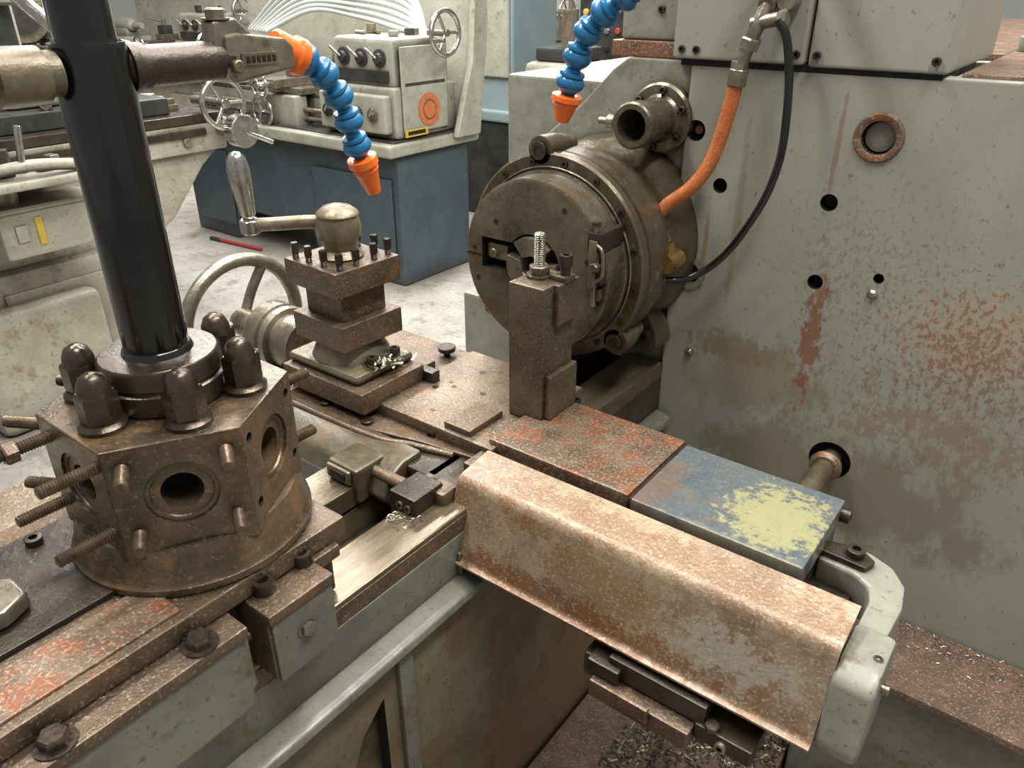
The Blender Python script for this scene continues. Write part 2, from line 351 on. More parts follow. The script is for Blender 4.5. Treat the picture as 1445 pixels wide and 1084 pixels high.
b.box(-.602,-.541,.312,.392,.94,1.032,GRN,.003);b.box(-.604,-.539,.309,.394,1.022,1.036,BR,.003);b.box(-.603,-.545,.309,.313,.945,1.03,BR,.001)
b.cap((-.577,.332,1.036),(0,0,1),.0125,.015,NUT);b.cap((-.580,.385,1.036),(0,0,1),.0115,.014,NUT)
b.box(-.603,-.57,.392,.43,1.02,1.037,BR,.003)
b.hexb((-.541,.352,.99),(1,0,0),.009,.006,GRN,True)
b.cap((-.56,.290,1.012),(0,1,0),.006,.006,BRD)
b.obj(e)
b=M('index_latch')
b.prism([(-.80,.05),(-.72,.03),(-.695,.08),(-.690,.14),(-.702,.165),(-.735,.165),(-.77,.13)],'z',1.069,1.088,STL,.004)
b.prism([(-.775,.09),(-.745,.07),(-.716,.11),(-.722,.14),(-.765,.14)],'z',1.087,1.098,GB,.004)
b.cyl((-.75,.10,1.096),(-.75,.10,1.106),.010,BRD)
b.obj(e)
# ================================================================= TURRET
tx,ty=-.7024,.3415
e=empty('hexagonal_turret')
b=M('turret_body')
hexp=[(tx+.121*math.cos(R(60*k)),ty+.121*math.sin(R(60*k))) for k in range(6)]
b.prism(hexp,'z',1.100,1.228,TUR,.0022);b._m(BRD);b._m(DARK);o=b.obj(e)
c=M('c')
for k in range(6):
    a=R(-90+60*k);n=Vector((math.cos(a),math.sin(a),0));l=Vector((-n.y,n.x,0));C=Vector((tx,ty,1.170))+n*.1048
    c.rev(C+n*.01,-n,[(0,.034),(.0125,.034),(.0125,.029),(.0145,.028),(.0145,.0195),(.062,.0195)],TUR,36)
    if k==2:
        for sx,sz in((-1,-1),(1,-1),(-1,1),(1,1)):
            c.rev(C+l*.046*sx+Vector((0,0,.038*sz))+n*.01,-n,[(0,.0055),(.03,.0055)],DARK,16)
cut(o,c)
b=M('turret_base')
b.rev((tx,ty,1.062),(0,0,1),[(0,.124),(.003,.1255),(.010,.1255),(.014,.121),(.030,.119),(.048,.112),(.05,.10)],TUR,72)
b.obj(e)
b=M('studs_and_nuts')
for k in range(6):
    a=R(-90+60*k);n=Vector((math.cos(a),math.sin(a),0));l=Vector((-n.y,n.x,0));C=Vector((tx,ty,1.170))+n*.1045
    b.rev(C-n*.045,n,[(0,.0194),(.0005,0)],DARK,24)
    if k==2: continue
    for sx,sz in((-1,-1),(1,-1),(-1,1),(1,1)):
        L=.052+random.uniform(-.004,.010) if k!=1 else .03+random.uniform(-.003,.006)
        if k==3: L=.035
        b.thread(C+l*.045*sx+Vector((0,0,.037*sz)),n,.0066,L,THR)
    if k==0:
        b.hexb(C-l*.045+Vector((0,0,.037))+n*.03,n,.012,.012,BR)
for k in range(6):
    a=R(-17+60*k);p=Vector((tx+.078*math.cos(a),ty+.078*math.sin(a),1.228))
    b.rev(p,(0,0,1),[(0,.0215),(.004,.0222),(.006,.020),(.008,.0185)],NUT,28)
    b.rev(p,(0,0,1),[(.007,.0178),(.010,.0188),(.034,.0188),(.038,.0165)],NUT,6,ang=a+.3)
    b.rev(p,(0,0,1),[(.037,.0155),(.044,.0145),(.052,.011),(.056,.005),(.0565,0)],NUT,24)
b.obj(e)
b=M('clamp_collar')
b.rev((tx,ty,1.228),(0,0,1),[(0,.058),(.003,.060),(.022,.060),(.024,.057),(.026,.057),(.028,.059),(.044,.058),(.047,.055),(.048,.034)],NUT,64)
b.cap((tx+.045*math.cos(2.6),ty+.045*math.sin(2.6),1.276),(0,0,1),.006,.001,BRD)
b.obj(e)
e=empty('coolant_column')
b=M('column')
b.rev((tx,ty,1.276),(0,0,1),[(0,.034),(.004,.0325),(.006,.0305),(.276,.0310),(.280,.0295),(.280,.026),(.284,.0245),(.50,.0245),(.50,.02)],BLK,56)
b.obj(e)
b=M('arm');z=1.534;x=tx
b.rev((x,ty+.0,z),(0,1,0),[(.0,.020),(.045,.020),(.046,.0175),(.13,.0175)],BRD,28)
b.rev((x,ty+.027,z),(0,1,0),[(0,.024),(.008,.022),(.010,.02)],BRD,28)
b.rev((x,ty-.03,z),(0,-1,0),[(0,.018),(.012,.018),(.012,.022),(.05,.023),(.052,.018),(.25,.017)],CAST,28)
b.cyl((x,ty-.06,z),(x-.09,ty-.05,z+.01),.013,CAST)
b.prism([(ty+.122,z+.022),(ty+.135,z+.024),(ty+.19,z+.017),(ty+.200,z+.010),(ty+.200,z-.012),(ty+.125,z-.021),(ty+.118,z-.010)],'x',x-.017,x+.017,STL,.004)
b.prism([(ty+.112,z+.010),(ty+.115,z+.034),(ty+.138,z+.037),(ty+.165,z+.014)],'x',x-.010,x+.012,STL,.003)
b.hexb((x,ty+.126,z+.035),(0,0,1),.010,.010,STL,True)
b.box(x+.0165,x+.0185,ty+.135,ty+.178,z-.006,z+.006,CAST,.001)
for i in range(6): b.box(x+.0180,x+.0190,ty+.140+i*.006,ty+.144+i*.006,z-.003,z+.003,BRD,.0003)
b.cyl((x,ty+.128,z-.005),(x+.024,ty+.128,z-.005),.006,CAST)
b.obj(e)
b=M('ball_lever');b.cyl((-.80,.30,1.55),(-.84,.20,1.62),.006,CHR);b.cyl((-.71,.33,1.56),(-.775,.317,1.60),.006,CHR);b.rev((-.78,.315,1.60),(0,0,1),[(0,.008),(.02,.012),(.03,.02),(.05,.026),(.07,.02),(.078,.006)],BLK,28);b.obj(e)
def lochose(name,pts,r,noz,clamp=True):
    b=M(name);P=[Vector(p) for p in pts];Q=[]
    E=[P[0]*2-P[1]]+P+[P[-1]*2-P[-2]]
    for i in range(1,len(E)-2):
        for k in range(20):
            t=k/20;a,bb,c,d=E[i-1],E[i],E[i+1],E[i+2]
            Q.append(.5*((2*bb)+(-a+c)*t+(2*a-5*bb+4*c-d)*t*t+(-a+3*bb-3*c+d)*t**3))
    Q.append(P[-1]);L=[0]
    for i in range(1,len(Q)): L.append(L[-1]+(Q[i]-Q[i-1]).length)
    step=r*1.75;n=int(L[-1]/step)
    def at(s):
        for i in range(1,len(L)):
            if L[i]>=s: t=(s-L[i-1])/max(1e-9,L[i]-L[i-1]);return Q[i-1].lerp(Q[i],t)
        return Q[-1]
    st=L[-1]/n
    for i in range(n):
        p=at(i*st);d=at((i+1)*st)-p
        if i==0 and clamp:
            b.rev(p,d,[(-st*.9,r*.8),(-st*.8,r*1.0),(-st*.1,r*.95),(0,r*1.15),(st*.3,r*1.15),(st*.35,r*.7)],ORG,24)
        b.rev(p,d,[(-.12*st,r*.40),(0,r*.48),(st*.10,r*.56),(st*.14,r*.86),(st*.20,r*.90),(st*.26,r*.90),(st*.30,r*.80),(st*.38,r*.92),(st*.52,r*1.03),(st*.66,r*1.0),(st*.80,r*.82),(st*.92,r*.58),(st*1.02,r*.45)],BLU,24)
    d=(Q[-1]-Q[-6]).normalized();l=noz
    b.rev(Q[-1],d,[(0,r*.7),(.002,r*1.08),(l*.22,r*1.1),(l*.26,r*.85),(l*.36,r*.95),(l*.42,r*.85),(l*.97,r*.52),(l,r*.5),(l,r*.3),(l*.8,r*.3)],ORG,24)
    return b
b=lochose('coolant_hose',[(tx,.552,1.534),(tx,.574,1.526),(tx,.598,1.503),(tx,.614,1.474),(tx,.622,1.446),(tx,.632,1.418)],.0165,.048);b.obj()
b=lochose('coolant_hose',[(-.50,1.02,1.640),(-.578,1.0,1.579),(-.625,1.0,1.543),(-.648,1.0,1.487),(-.656,1.0,1.455)],.0205,.040,False)
b.cyl((-.50,1.02,1.64),(-.42,1.05,1.70),.012,CAST);b.cyl((-.43,1.05,1.70),(-.43,1.237,1.70),.012,CAST);b.obj()
# ================================================================= CROSS SLIDE
e=empty('cross_slide')
b=M('carriage')
b.box(-1.12,-.605,.665,1.0,.947,.966,BRD,.006)
b.box(-1.12,-.83,.655,1.0,.78,.95,GRN,.006)
b.prism([(.615,.930),(.628,.958),(.66,.974),(.70,.976),(.70,.90),(.64,.90)],'x',-1.10,-.70,GB,.006)
b.tube([(-1.05,.675,.976),(-.80,.682,.974),(-.73,.705,.970),(-.66,.725,.968)],.006,BR)
b.prism([(-1.10,.69),(-.85,.69),(-.72,.72),(-.62,.735),(-.62,.76),(-1.10,.76)],'z',.955,.972,BR,.004)
b.cyl((-.83,.71,.972),(-.83,.71,.978),.010,BRD);b.cyl((-.93,.71,.972),(-.93,.71,.978),.008,BRD)
b.obj(e)
b=M('slide')
b.box(-1.08,-.612,.742,.992,.966,.986,BR,.003)
b.box(-.842,-.60,.742,.99,.984,.992,BRL,.002)
b.box(-1.03,-.832,.706,.85,.984,1.022,BR,.004)
b.box(-1.03,-.852,.85,.90,.984,1.004,BR,.003)
b.box(-.700,-.648,.750,.832,.990,1.002,BR,.002)
b.box(-.616,-.380,.755,.927,.945,1.0,RUSTB,.003)
b.box(-.600,-.385,.750,.757,.945,.978,BR,.002)
b.box(-.60,-.15,.78,.91,.90,.965,BRD,.003)
b.box(-.62,-.60,.70,.92,.945,.985,BR,.003)
for x,y,z,r in((-.80,.84,.992,.005),(-.775,.86,.992,.004),(-.79,.87,.992,.004),(-.77,.93,.992,.006),(-.72,.87,.992,.005),(-.75,.78,.992,.004)):
    b.rev((x,y,z),(0,0,1),[(0,r),(.0008,r),(.0008,r*.5),(.0004,0)],BRD,16)
b.rev((-.875,.955,.986),(0,0,1),[(0,.006),(.01,.006),(.01,.016),(.018,.017),(.02,.014)],BRD,24)
b.box(-.86,-.81,.845,.865,.99,1.012,BRD,.003)
b.cap((-.72,.744,.975),(0,-1,0),.007,.006,BRD);b.cap((-.48,.750,.96),(0,-1,0),.008,.004,BRD);b.cap((-.45,.750,.955),(0,-1,0),.007,.004,BRD)
b.rev((-.86,.742,.978),(0,-1,0),[(0,.006),(.01,.006)],STL,16)
b.obj(e)
b=M('slide_cover');b.box(-.375,-.147,.750,.918,.968,1.0,BLUE,.0035);b.box(-.3765,-.3735,.75,.918,.966,1.001,BRD,.001)
b.box(-.365,-.16,.77,.90,.93,.97,DARK,.0)
b.obj(e)
b=M('end_bracket')
arc=[(-.15,.875),(-.10,.882),(-.068,.868),(-.048,.84),(-.042,.80),(-.045,.735),(-.078,.735),(-.078,.79),(-.085,.815),(-.105,.828),(-.15,.83)]
b.prism(arc,'z',.905,.962,GRNL,.006)
b.prism([(-.15,.862),(-.11,.872),(-.088,.855),(-.095,.835),(-.15,.838)],'z',.962,.970,BRD,.002)
b.cap((-.112,.853,.970),(0,0,1),.011,.010,BRD);b.cap((-.147,.905,.985),(1,0,0),.010,.012,BRD)
b.box(-.155,-.10,.80,.90,.88,.93,BRD,.004)
b.prism([(.640,.872),(.655,.955),(.675,.966),(.745,.966),(.745,.85),(.66,.842)],'x',-.080,-.034,GRNL,.008)
b.cap((-.052,.652,.87),(0,-1,0),.006,.004,BRD);b.cap((-.045,.70,.965),(0,0,1),.005,.002,BRD)
b.cyl((-.035,.70,.93),(-.026,.70,.93),.006,STL)
b.obj(e)
# ================================================================= CHIP COVER
e=empty('chip_guard_cover')
b=M('sheet')
b.prism([(.742,.989),(.740,.991),(.684,.9835),(.677,.981),(.671,.975),(.668,.968),(.6385,.876),(.634,.871),(.628,.870),(.628,.867),(.636,.868),(.642,.874),(.671,.966),(.675,.973),(.680,.978),(.686,.980)],'x',-.605,-.078,COV,.0)
b.prism([(.742,.986),(.676,.973),(.666,.955),(.66,.93),(.742,.93)],'x',-.608,-.600,BR,.001)
b.obj(e)
b=M('support')
b.box(-.59,-.09,.672,.738,.885,.955,BRD,.003)
b.box(-.645,-.606,.640,.735,.885,.966,GB,.009)
b.box(-.60,-.572,.632,.640,.835,.885,GRN,.003)
b.cyl((-.66,.65,.905),(-.60,.65,.905),.02,GB)
b.box(-.59,-.10,.66,.735,.84,.885,GB,.004)
b.obj(e)
b=M('stop_bars')
b.box(-.335,-.20,.60,.655,.800,.828,BR,.003);b.box(-.29,-.25,.592,.60,.815,.838,BR,.002);b.box(-.345,-.30,.61,.66,.828,.85,BRD,.003)
b.box(-.20,-.13,.615,.665,.81,.835,BRD,.003);b.hexb((-.18,.62,.835),(0,0,1),.009,.008,BRD);b.box(-.32,-.19,.62,.66,.83,.86,BRD,.002)
b.box(-.36,-.30,.625,.66,.80,.84,GB,.006);b.cap((-.165,.615,.822),(0,-1,0),.007,.006,STL)
b.obj(e)
b=M('carriage_stop')
b.box(-.80,-.735,.598,.660,.915,.975,GB,.007)
b.box(-.795,-.745,.592,.600,.948,.972,CAST,.004);b.box(-.786,-.754,.590,.594,.954,.967,DARK,.003)
b.cyl((-.736,.635,.958),(-.665,.635,.958),.0095,BR)
b.box(-.672,-.622,.600,.660,.930,.972,BRD,.004);b.cap((-.65,.60,.955),(0,-1,0),.006,.003,STL);b.cap((-.635,.60,.955),(0,-1,0),.006,.003,STL)
b.box(-.665,-.646,.64,.74,.93,.966,GB,.004)
b.box(-.745,-.66,.655,.70,.925,.948,BRD,.003)
b.obj()
# ================================================================= REAR TOOL POST
b=M('cutoff_tool_post')
b.prism([(-.646,.843),(-.583,.843),(-.583,.925),(-.646,.925)],'z',.992,1.214,POST,.003)
b.box(-.584,-.572,.850,.925,1.0,1.075,POST,.003)
b.box(-.586,-.574,.87,.925,1.15,1.214,POST,.003)
p=(-.622,.888,1.214)
b.rev(p,(0,0,1),[(0,.020),(.004,.020)],POST,28);b.hexb((p[0],p[1],1.218),(0,0,1),.016,.014,POST)
b.thread((p[0],p[1],1.232),(0,0,1),.0085,.048,STL)
q=(-.583,.898,1.214)
b.cyl(q,(q[0],q[1],1.236),.0075,BRD);b.cap((q[0],q[1],1.236),(0,0,1),.0105,.016,NUT)
b.box(-.60,-.572,.885,.91,1.212,1.222,POST,.002)
b.obj()
# ================================================================= FOUR-WAY TOOL POST
e=empty('four_way_toolpost')
ox,oy=-.945,.79
def sq(b,h,z0,z1,m,bev=.003,rz=R(-3)): b.box(ox-h,ox+h,oy-h,oy+h,z0,z1,m,bev,rz)
b=M('post_body')
b.box(ox-.085,ox+.088,oy-.070,oy+.062,1.022,1.040,CAST,.009)
b.rev((ox,oy,1.04),(0,0,1),[(0,.066),(.012,.060),(.02,.055),(.04,.05)],CAST,48)
sq(b,.064,1.072,1.116,BR);sq(b,.046,1.114,1.172,BR);sq(b,.066,1.165,1.207,BR)
b.rev((ox,oy,1.206),(0,0,1),[(0,.034),(.004,.036),(.010,.030),(.014,.026),(.03,.030),(.034,.034),(.052,.036),(.066,.032),(.070,.034),(.074,.032),(.082,.022),(.086,.008),(.087,0)],CAST,40)
b.obj(e)
chips(e,160,lambda:random.gauss(-.862,.016),lambda:random.gauss(.79,.018),1.042,.006)
b=M('clamp_screws')
for sx,sy in((-.05,-.052),(-.018,-.052),(.018,-.052),(.052,-.050),(.054,-.018),(.054,.02),(.053,.052),(.02,.054),(-.02,.054),(-.052,.03)):
    x,y=ox+sx,oy+sy
    b.thread((x,y,1.205),(0,0,1),.0055,.014,BRD);b.rev((x,y,1.217),(0,0,1),[(0,.0065),(.014,.0068),(.016,.0055)],NUT,6,ang=sx*30)
for x,y in((ox+.075,oy+.03),(ox+.072,oy-.02)): b.cap((x,y,1.040),(0,0,1),.009,.014,BRD)
b.obj(e)
b=M('lever')
hx,hy=ox-.122,oy-.078
b.tube([(ox,oy,1.262),(ox-.04,oy-.026,1.262),(ox-.08,oy-.052,1.258),(hx,hy,1.254)],.011,CAST,16)
b.rev((hx,hy,1.24),(0,0,1),[(0,.012),(.003,.016),(.022,.016),(.026,.011)],CHR,24)
b.rev((hx,hy,1.266),(-.08,-.02,1),[(0,.008),(.006,.012),(.02,.013),(.05,.016),(.075,.0175),(.092,.015),(.102,.008),(.104,0)],CHR,28)
b.obj(e)
# ================================================================= HANDWHEEL
e=empty('cross_slide_handwheel')
b=M('dial');y0,z0=.80,1.003
b.rev((-1.08,y0,z0),(-1,0,0),[(0,.050),(.05,.052),(.05,.062),(.062,.064),(.064,.060),(.070,.060),(.072,.065),(.105,.065),(.108,.052),(.115,.03),(.20,.028),(.21,.02)],STL,56)
b.torus((-1.270,y0,z0),(1,0,0),.126,.0135,STL,64,14)
for k in range(3):
    a=R(60+120*k);b.tube([(-1.273,y0,z0),(-1.278,y0+.06*math.cos(a),z0+.06*math.sin(a)),(-1.270,y0+.122*math.cos(a),z0+.122*math.sin(a))],.010,STL,12)
b.obj(e)
# ================================================================= HOSES at headstock
b=M('hydraulic_hose')
Q=b.tube([(-.482,1.20,1.468),(-.487,1.20,1.43),(-.496,1.20,1.385),(-.508,1.195,1.34),(-.530,1.185,1.302),(-.565,1.175,1.270),(-.578,1.17,1.247),(-.568,1.165,1.222)],.0115,ORH,18,10)
b.cyl((-.482,1.20,1.460),(-.480,1.20,1.484),.0145,STL);b.hexb((-.480,1.20,1.482),(0,0,1),.013,.014,STL)
b.tube([(-.479,1.20,1.49),(-.470,1.20,1.52),(-.460,1.20,1.545),(-.452,1.21,1.575)],.011,STL)
b.hexb((-.470,1.20,1.512),(.25,0,1),.016,.016,STL)
b.cyl((-.470,1.20,1.545),(-.425,1.20,1.555),.010,STL);b.hexb((-.43,1.20,1.553),(1,0,.2),.013,.012,STL)
b.cyl((-.452,1.20,1.57),(-.452,1.237,1.585),.013,STL)
b.cyl((-.43,1.237,1.60),(-.43,1.215,1.60),.02,STL);b.cyl((-.425,1.20,1.575),(-.425,1.235,1.575),.012,STL)
b.cyl((-.568,1.165,1.226),(-.556,1.165,1.206),.0125,BRASS)
b.hexb((-.556,1.165,1.208),(.3,0,-1),.014,.016,BRASS);b.cyl((-.552,1.165,1.195),(-.545,1.165,1.17),.010,BRASS)
b.rev((-.538,1.13,1.183),(0,1,0),[(0,.016),(.045,.017)],BRASS,20)
b.obj()
b=M('lubrication_hose')
b.tube([(-.428,1.19,1.552),(-.412,1.19,1.53),(-.400,1.19,1.48),(-.394,1.19,1.42),(-.394,1.19,1.365),(-.405,1.19,1.31),(-.425,1.19,1.262),(-.452,1.19,1.212),(-.485,1.185,1.172),(-.520,1.17,1.150),(-.548,1.155,1.147)],.0062,BLK,14,10)
b.cyl((-.545,1.155,1.147),(-.578,1.145,1.150),.0085,BRASS);b.hexb((-.552,1.153,1.147),(-1,-.3,.1),.012,.012,BRASS);b.hexb((-.575,1.147,1.149),(-1,-.3,.1),.012,.012,BRASS)
b.obj()
# ================================================================= BACKGROUND
def clutter(b,n,x0,x1,y0,y1,z,s=.06):
    for i in range(n):
        x,y=U(x0,x1),U(y0,y1);k=random.random();m=random.choice([DGR,STL,BRD,CAST,BEI,STL,DGR,CHR]);h=U(.4,1.8)*s
        if k<.4: b.box(x-s*U(.3,1),x+s*U(.3,1),y-s*U(.3,1),y+s*U(.3,1),z,z+h,m,.004,rz=U(0,1.5))
        elif k<.75: b.rev((x,y,z),(0,0,1),[(0,s*.6),(h*.5,s*.6),(h*.55,s*.4),(h,s*.4)],m,18)
        else:
            a=U(0,3);d=Vector((math.cos(a),math.sin(a),0));b.cyl(Vector((x,y,z+s*.3))-d*s*1.5,Vector((x,y,z+s*.3))+d*s*1.5,s*.3,m,n=16)
def bglathe(name,loc,rz,L=2.1,base=NAVY,up=BEI,splash=True,sc=1,hoses=False):
    e=empty(name);e.location=loc;e.rotation_euler.z=rz;e.scale=(sc,sc,sc)
    b=M('base')
    b.prism([(0,0),(.0,.62),(.03,.76),(L-.03,.76),(L,.70),(L,0),(L-.75,0),(L-.80,.22),(.52,.22),(.48,0)],'y',.02,.62,base,.012)
    b.box(-.05,L+.03,-.06,.70,.75,.82,up,.02);b.box(0,L,0,.64,.80,.83,DGR,.01)
    b.box(.05,.5,.0,.02,.1,.6,base,.01);b.box(L-.72,L-.05,-.0,.02,.1,.62,base,.01)
    b.obj(e)
    b=M('works')
    b.box(.08,L-.45,.18,.46,.82,.98,up,.01)
    for y in(.18,.26,.37,.44): b.box(.08,L-.45,y,y+.03,.98,1.0,STL,.003)
    b.box(L-.60,L-.02,.05,.55,.83,1.10,up,.02);b.box(L-.52,L-.04,.08,.52,1.08,1.34,up,.03)
    b.box(L-.58,L-.05,.0,.08,.86,1.06,up,.015)
    b.rev((L-.52,.30,1.20),(-1,0,0),[(0,.09),(.03,.09),(.035,.12),(.12,.12),(.125,.10),(.125,.03)],STL,40)
    for k in range(3):
        a=k*2.09+.5;b.box(-.045,.0,-.03,.03,.0,.03,STL,.003,T=Matrix.Translation((L-.645,.30,1.20))@Matrix.Rotation(a,4,'X')@Matrix.Translation((0,0,.05)))
    for i,x in enumerate((L-.50,L-.38,L-.26,L-.14)):
        b.rev((x,.0,.96),(0,-1,0),[(0,.035),(.015,.035),(.015,.02),(.03,.02)],STL if i%2 else DGR,20)
        b.cyl((x,-.03,.96),(x+.05,-.05,1.0),.006,CHR,n=10)
    for x in(L-.42,L-.28,L-.14):
        b.rev((x,.08,1.24),(0,-1,0),[(0,.045),(.01,.045),(.01,.03),(.03,.025)],DGR,20);b.cyl((x,.05,1.24),(x-.06,.03,1.29),.007,CHR,n=10)
    b.box(L-.50,L-.08,.065,.082,1.12,1.18,DGR,.004)
    b.box(L-.021,L-.005,.10,.46,.86,1.3,up,.02);b.box(L-.06,L-.004,.12,.44,1.10,1.12,DGR,.004)
    b.rev((L-.004,.30,.97),(1,0,0),[(0,.085),(.003,.085)],STK,32);b.rev((L-.003,.30,.97),(1,0,0),[(0,.055),(.004,.055)],RUSTB,24);b.rev((L-.003,.30,.97),(1,0,0),[(0,.045),(.0055,.045)],STK,24)
    b.box(L-.006,L-.002,.10,.28,.84,.88,YEL,.0);b.box(L-.006,L-.001,.12,.26,.85,.87,DARK,.0)
    b.cyl((L-.02,.34,1.36),(L+.12,.34,1.36),.018,STL);b.torus((L+.10,.34,1.36),(1,0,0),.11,.014,CHR,40,10)
    for k in range(3):
        a=k*2.09;b.cyl((L+.10,.34,1.36),(L+.10,.34+.11*math.cos(a),1.36+.11*math.sin(a)),.009,CHR,n=10)
    b.cyl((L+.10,.24,1.33),(L+.18,.24,1.33),.012,CHR,n=12)
    for i,z in enumerate((.92,.87)): b.cyl((.1,.10,z),(L-.55,.10,z),.014,STL,n=14)
    cxx=L*.52
    b.box(cxx-.18,cxx+.18,.08,.52,1.0,1.04,STL,.008);b.box(cxx-.17,cxx+.17,.03,.13,.80,1.0,up,.015)
    b.box(cxx-.07,cxx+.07,-.02,.54,1.04,1.09,STL,.006);b.box(cxx-.05,cxx+.05,.16,.36,1.09,1.14,STL,.006);b.box(cxx-.05,cxx+.05,.20,.30,1.14,1.22,DGR,.005)
    b.cyl((cxx,.25,1.22),(cxx,.25,1.27),.02,STL);b.cyl((cxx,.25,1.25),(cxx-.14,.16,1.29),.010,CHR,n=12)
    for (x,y,z,r) in((cxx,-.08,1.06,.07),(cxx-.10,-.01,.90,.09)):
        b.cyl((x,.05,z),(x,y-.02,z),.02,CHR,n=16);b.torus((x,y,z),(0,1,0),r,.010,CHR,36,8);b.cyl((x,y,z),(x+r,y,z),.007,CHR,n=8);b.cyl((x,y,z),(x-r*.5,y,z+r*.86),.007,CHR,n=8);b.cyl((x,y,z),(x-r*.5,y,z-r*.86),.007,CHR,n=8)
    b.box(.18,.48,.16,.48,1.0,1.10,up,.015);b.rev((.12,.32,1.20),(1,0,0),[(0,.05),(.03,.07),(.30,.07),(.33,.05),(.34,.035),(.46,.03)],up,32)
    b.box(.20,.42,.24,.40,1.08,1.18,up,.02);b.cyl((.12,.32,1.20),(.02,.32,1.20),.018,CHR);b.torus((.03,.32,1.20),(1,0,0),.09,.011,CHR,36,8);b.cyl((.03,.23,1.20),(.03,.41,1.20),.008,CHR,n=8)
    clutter(b,8,L-.48,L-.1,.15,.45,1.34,.035);clutter(b,8,.55,L-.7,.02,.14,.83,.035)
    b.obj(e)
    if splash:
        b=M('splash_guard');b.prism([(.62,.80),(.66,.80),(.74,1.35),(.74,1.62),(.71,1.62),(.70,1.36)],'x',.0,L+.06,up,.004)
        b.prism([(.45,.80),(.66,.80),(.74,1.36),(.74,1.62),(.64,1.60),(.60,1.2)],'x',L+.03,L+.07,up,.006);b.obj(e)
    if hoses:
        b=M('air_hoses')
        for i in range(7):
            o=i*.05
            b.tube([(.7-o,.32+o*.3,1.32),(1.1-o*.6,.37,1.45+.02*i),(1.45+o*.3,.42,1.42+.03*i),(1.75,.47+o*.3,1.36+.03*i),(1.9,.52,1.32)],.014,WHT,10,8)
        b.obj(e)
    return e
bglathe('engine_lathe',(-5.2,3.03,0),0,hoses=True)
bglathe('engine_lathe',(-8.9,4.3,0),R(6),2.0,BEI2,BEI)
bglathe('engine_lathe',(-6.6,6.3,0),R(-4),2.2,BEI2,BEI2)
bglathe('engine_lathe',(-9.6,1.9,0),R(12),2.0,BEI2,BEI2)
e=empty('boring_machine')
b=M('frame')
b.prism([(2.15,1.06),(2.15,.99),(1.98,.86),(1.80,.66),(1.62,.56),(1.56,.0),(.98,.0),(.98,.5),(.6,.9),(.2,.95),(.2,1.06)],'x',-4.0,-3.25,BEI2,.02)
b.box(-3.7,-3.20,.95,1.50,0,.62,BEI2,.05);b.box(-3.3,-3.12,.85,1.35,.0,.5,BEI2,.04)
b.box(-3.21,-3.19,1.02,1.42,.12,.54,BEI2,.006);b.cyl((-3.19,1.1,.33),(-3.17,1.1,.33),.02,STL)
b.box(-4.1,-3.22,.0,2.1,1.05,1.09,BRD,.006)
b.box(-3.9,-3.3,1.2,1.9,1.09,1.16,DGR,.01);b.box(-3.8,-3.4,1.3,1.6,1.16,1.30,BEI,.02)
b.box(-3.26,-3.22,.9,2.1,.93,1.05,BEI2,.01);b.box(-3.24,-3.21,.5,2.0,1.0,1.03,BRD,.004)
for y in(1.3,1.5,1.7,1.9): b.hexb((-3.22,y,.98),(1,0,0),.02,.015,STL)
b.cyl((-3.3,2.08,1.02),(-3.08,2.08,1.02),.03,STL);b.cyl((-3.10,2.08,1.02),(-3.04,2.08,1.02),.07,CHR);b.cyl((-3.05,2.08,1.02),(-3.02,2.20,.96),.01,CHR)
b.torus((-3.08,2.02,1.14),(1,0,0),.10,.012,CHR,40,10);b.cyl((-3.3,2.02,1.14),(-3.06,2.02,1.14),.02,CHR)
for a in(0,2.09,4.18): b.cyl((-3.08,2.02,1.14),(-3.08,2.02+.1*math.cos(a),1.14+.1*math.sin(a)),.008,CHR)
b.tube([(-3.2,1.2,.95),(-3.1,1.05,.90),(-3.08,.98,.80)],.01,BLK)
b.cyl((-3.7,1.95,1.09),(-3.7,1.95,1.30),.06,DGR);b.cyl((-3.6,1.7,1.16),(-3.6,1.7,1.34),.07,STL);b.box(-3.75,-3.5,1.62,1.78,1.30,1.36,DGR,.01)
clutter(b,26,-4.0,-3.35,.7,2.05,1.09,.06);clutter(b,12,-3.8,-3.4,1.25,1.85,1.16,.07)
b.obj(e)
b=M('control_box');b.box(-3.13,-2.98,1.00,1.34,.72,.90,BEI,.02);b.box(-3.14,-2.97,.98,1.36,.885,.905,BEI2,.006);b.box(-2.982,-2.976,1.12,1.145,.76,.86,YEL,.003);b.box(-2.982,-2.975,1.05,1.09,.78,.84,BEI2,.003);b.cyl((-3.05,1.08,.90),(-3.05,1.08,.96),.035,STL);b.box(-3.3,-3.1,1.05,1.3,.75,.88,BEI,.01);b.obj(e)
b=M('levers')
b.tube([(-3.0,.9,1.0),(-2.9,1.1,1.05),(-2.9,1.35,1.02)],.02,BEI2);b.cyl((-2.9,1.1,1.05),(-2.9,1.12,1.18),.012,CHR)
b.box(-3.2,-2.9,.75,1.0,1.0,1.12,DGR,.02);b.cyl((-3.1,1.0,1.12),(-3.1,1.0,1.3),.06,DGR)
b.box(-3.22,-2.85,.85,1.35,.98,1.01,BEI2,.01);clutter(b,8,-3.15,-2.92,1.02,1.3,1.01,.035)
b.obj(e)
e=empty('milling_machine')
b=M('body')
b.box(-5.6,-5.0,1.5,2.1,0,1.7,BEI,.06);b.box(-5.0,-4.4,1.6,2.0,.85,.98,DGR,.01);b.box(-5.1,-4.2,1.2,2.4,.98,1.05,STL,.01)
b.box(-5.0,-4.5,1.6,2.0,0,.9,BEI,.05);b.box(-5.5,-4.4,1.6,2.0,1.5,1.8,BEI,.05);b.cyl((-4.6,1.8,1.55),(-4.6,1.8,1.30),.09,DGR)
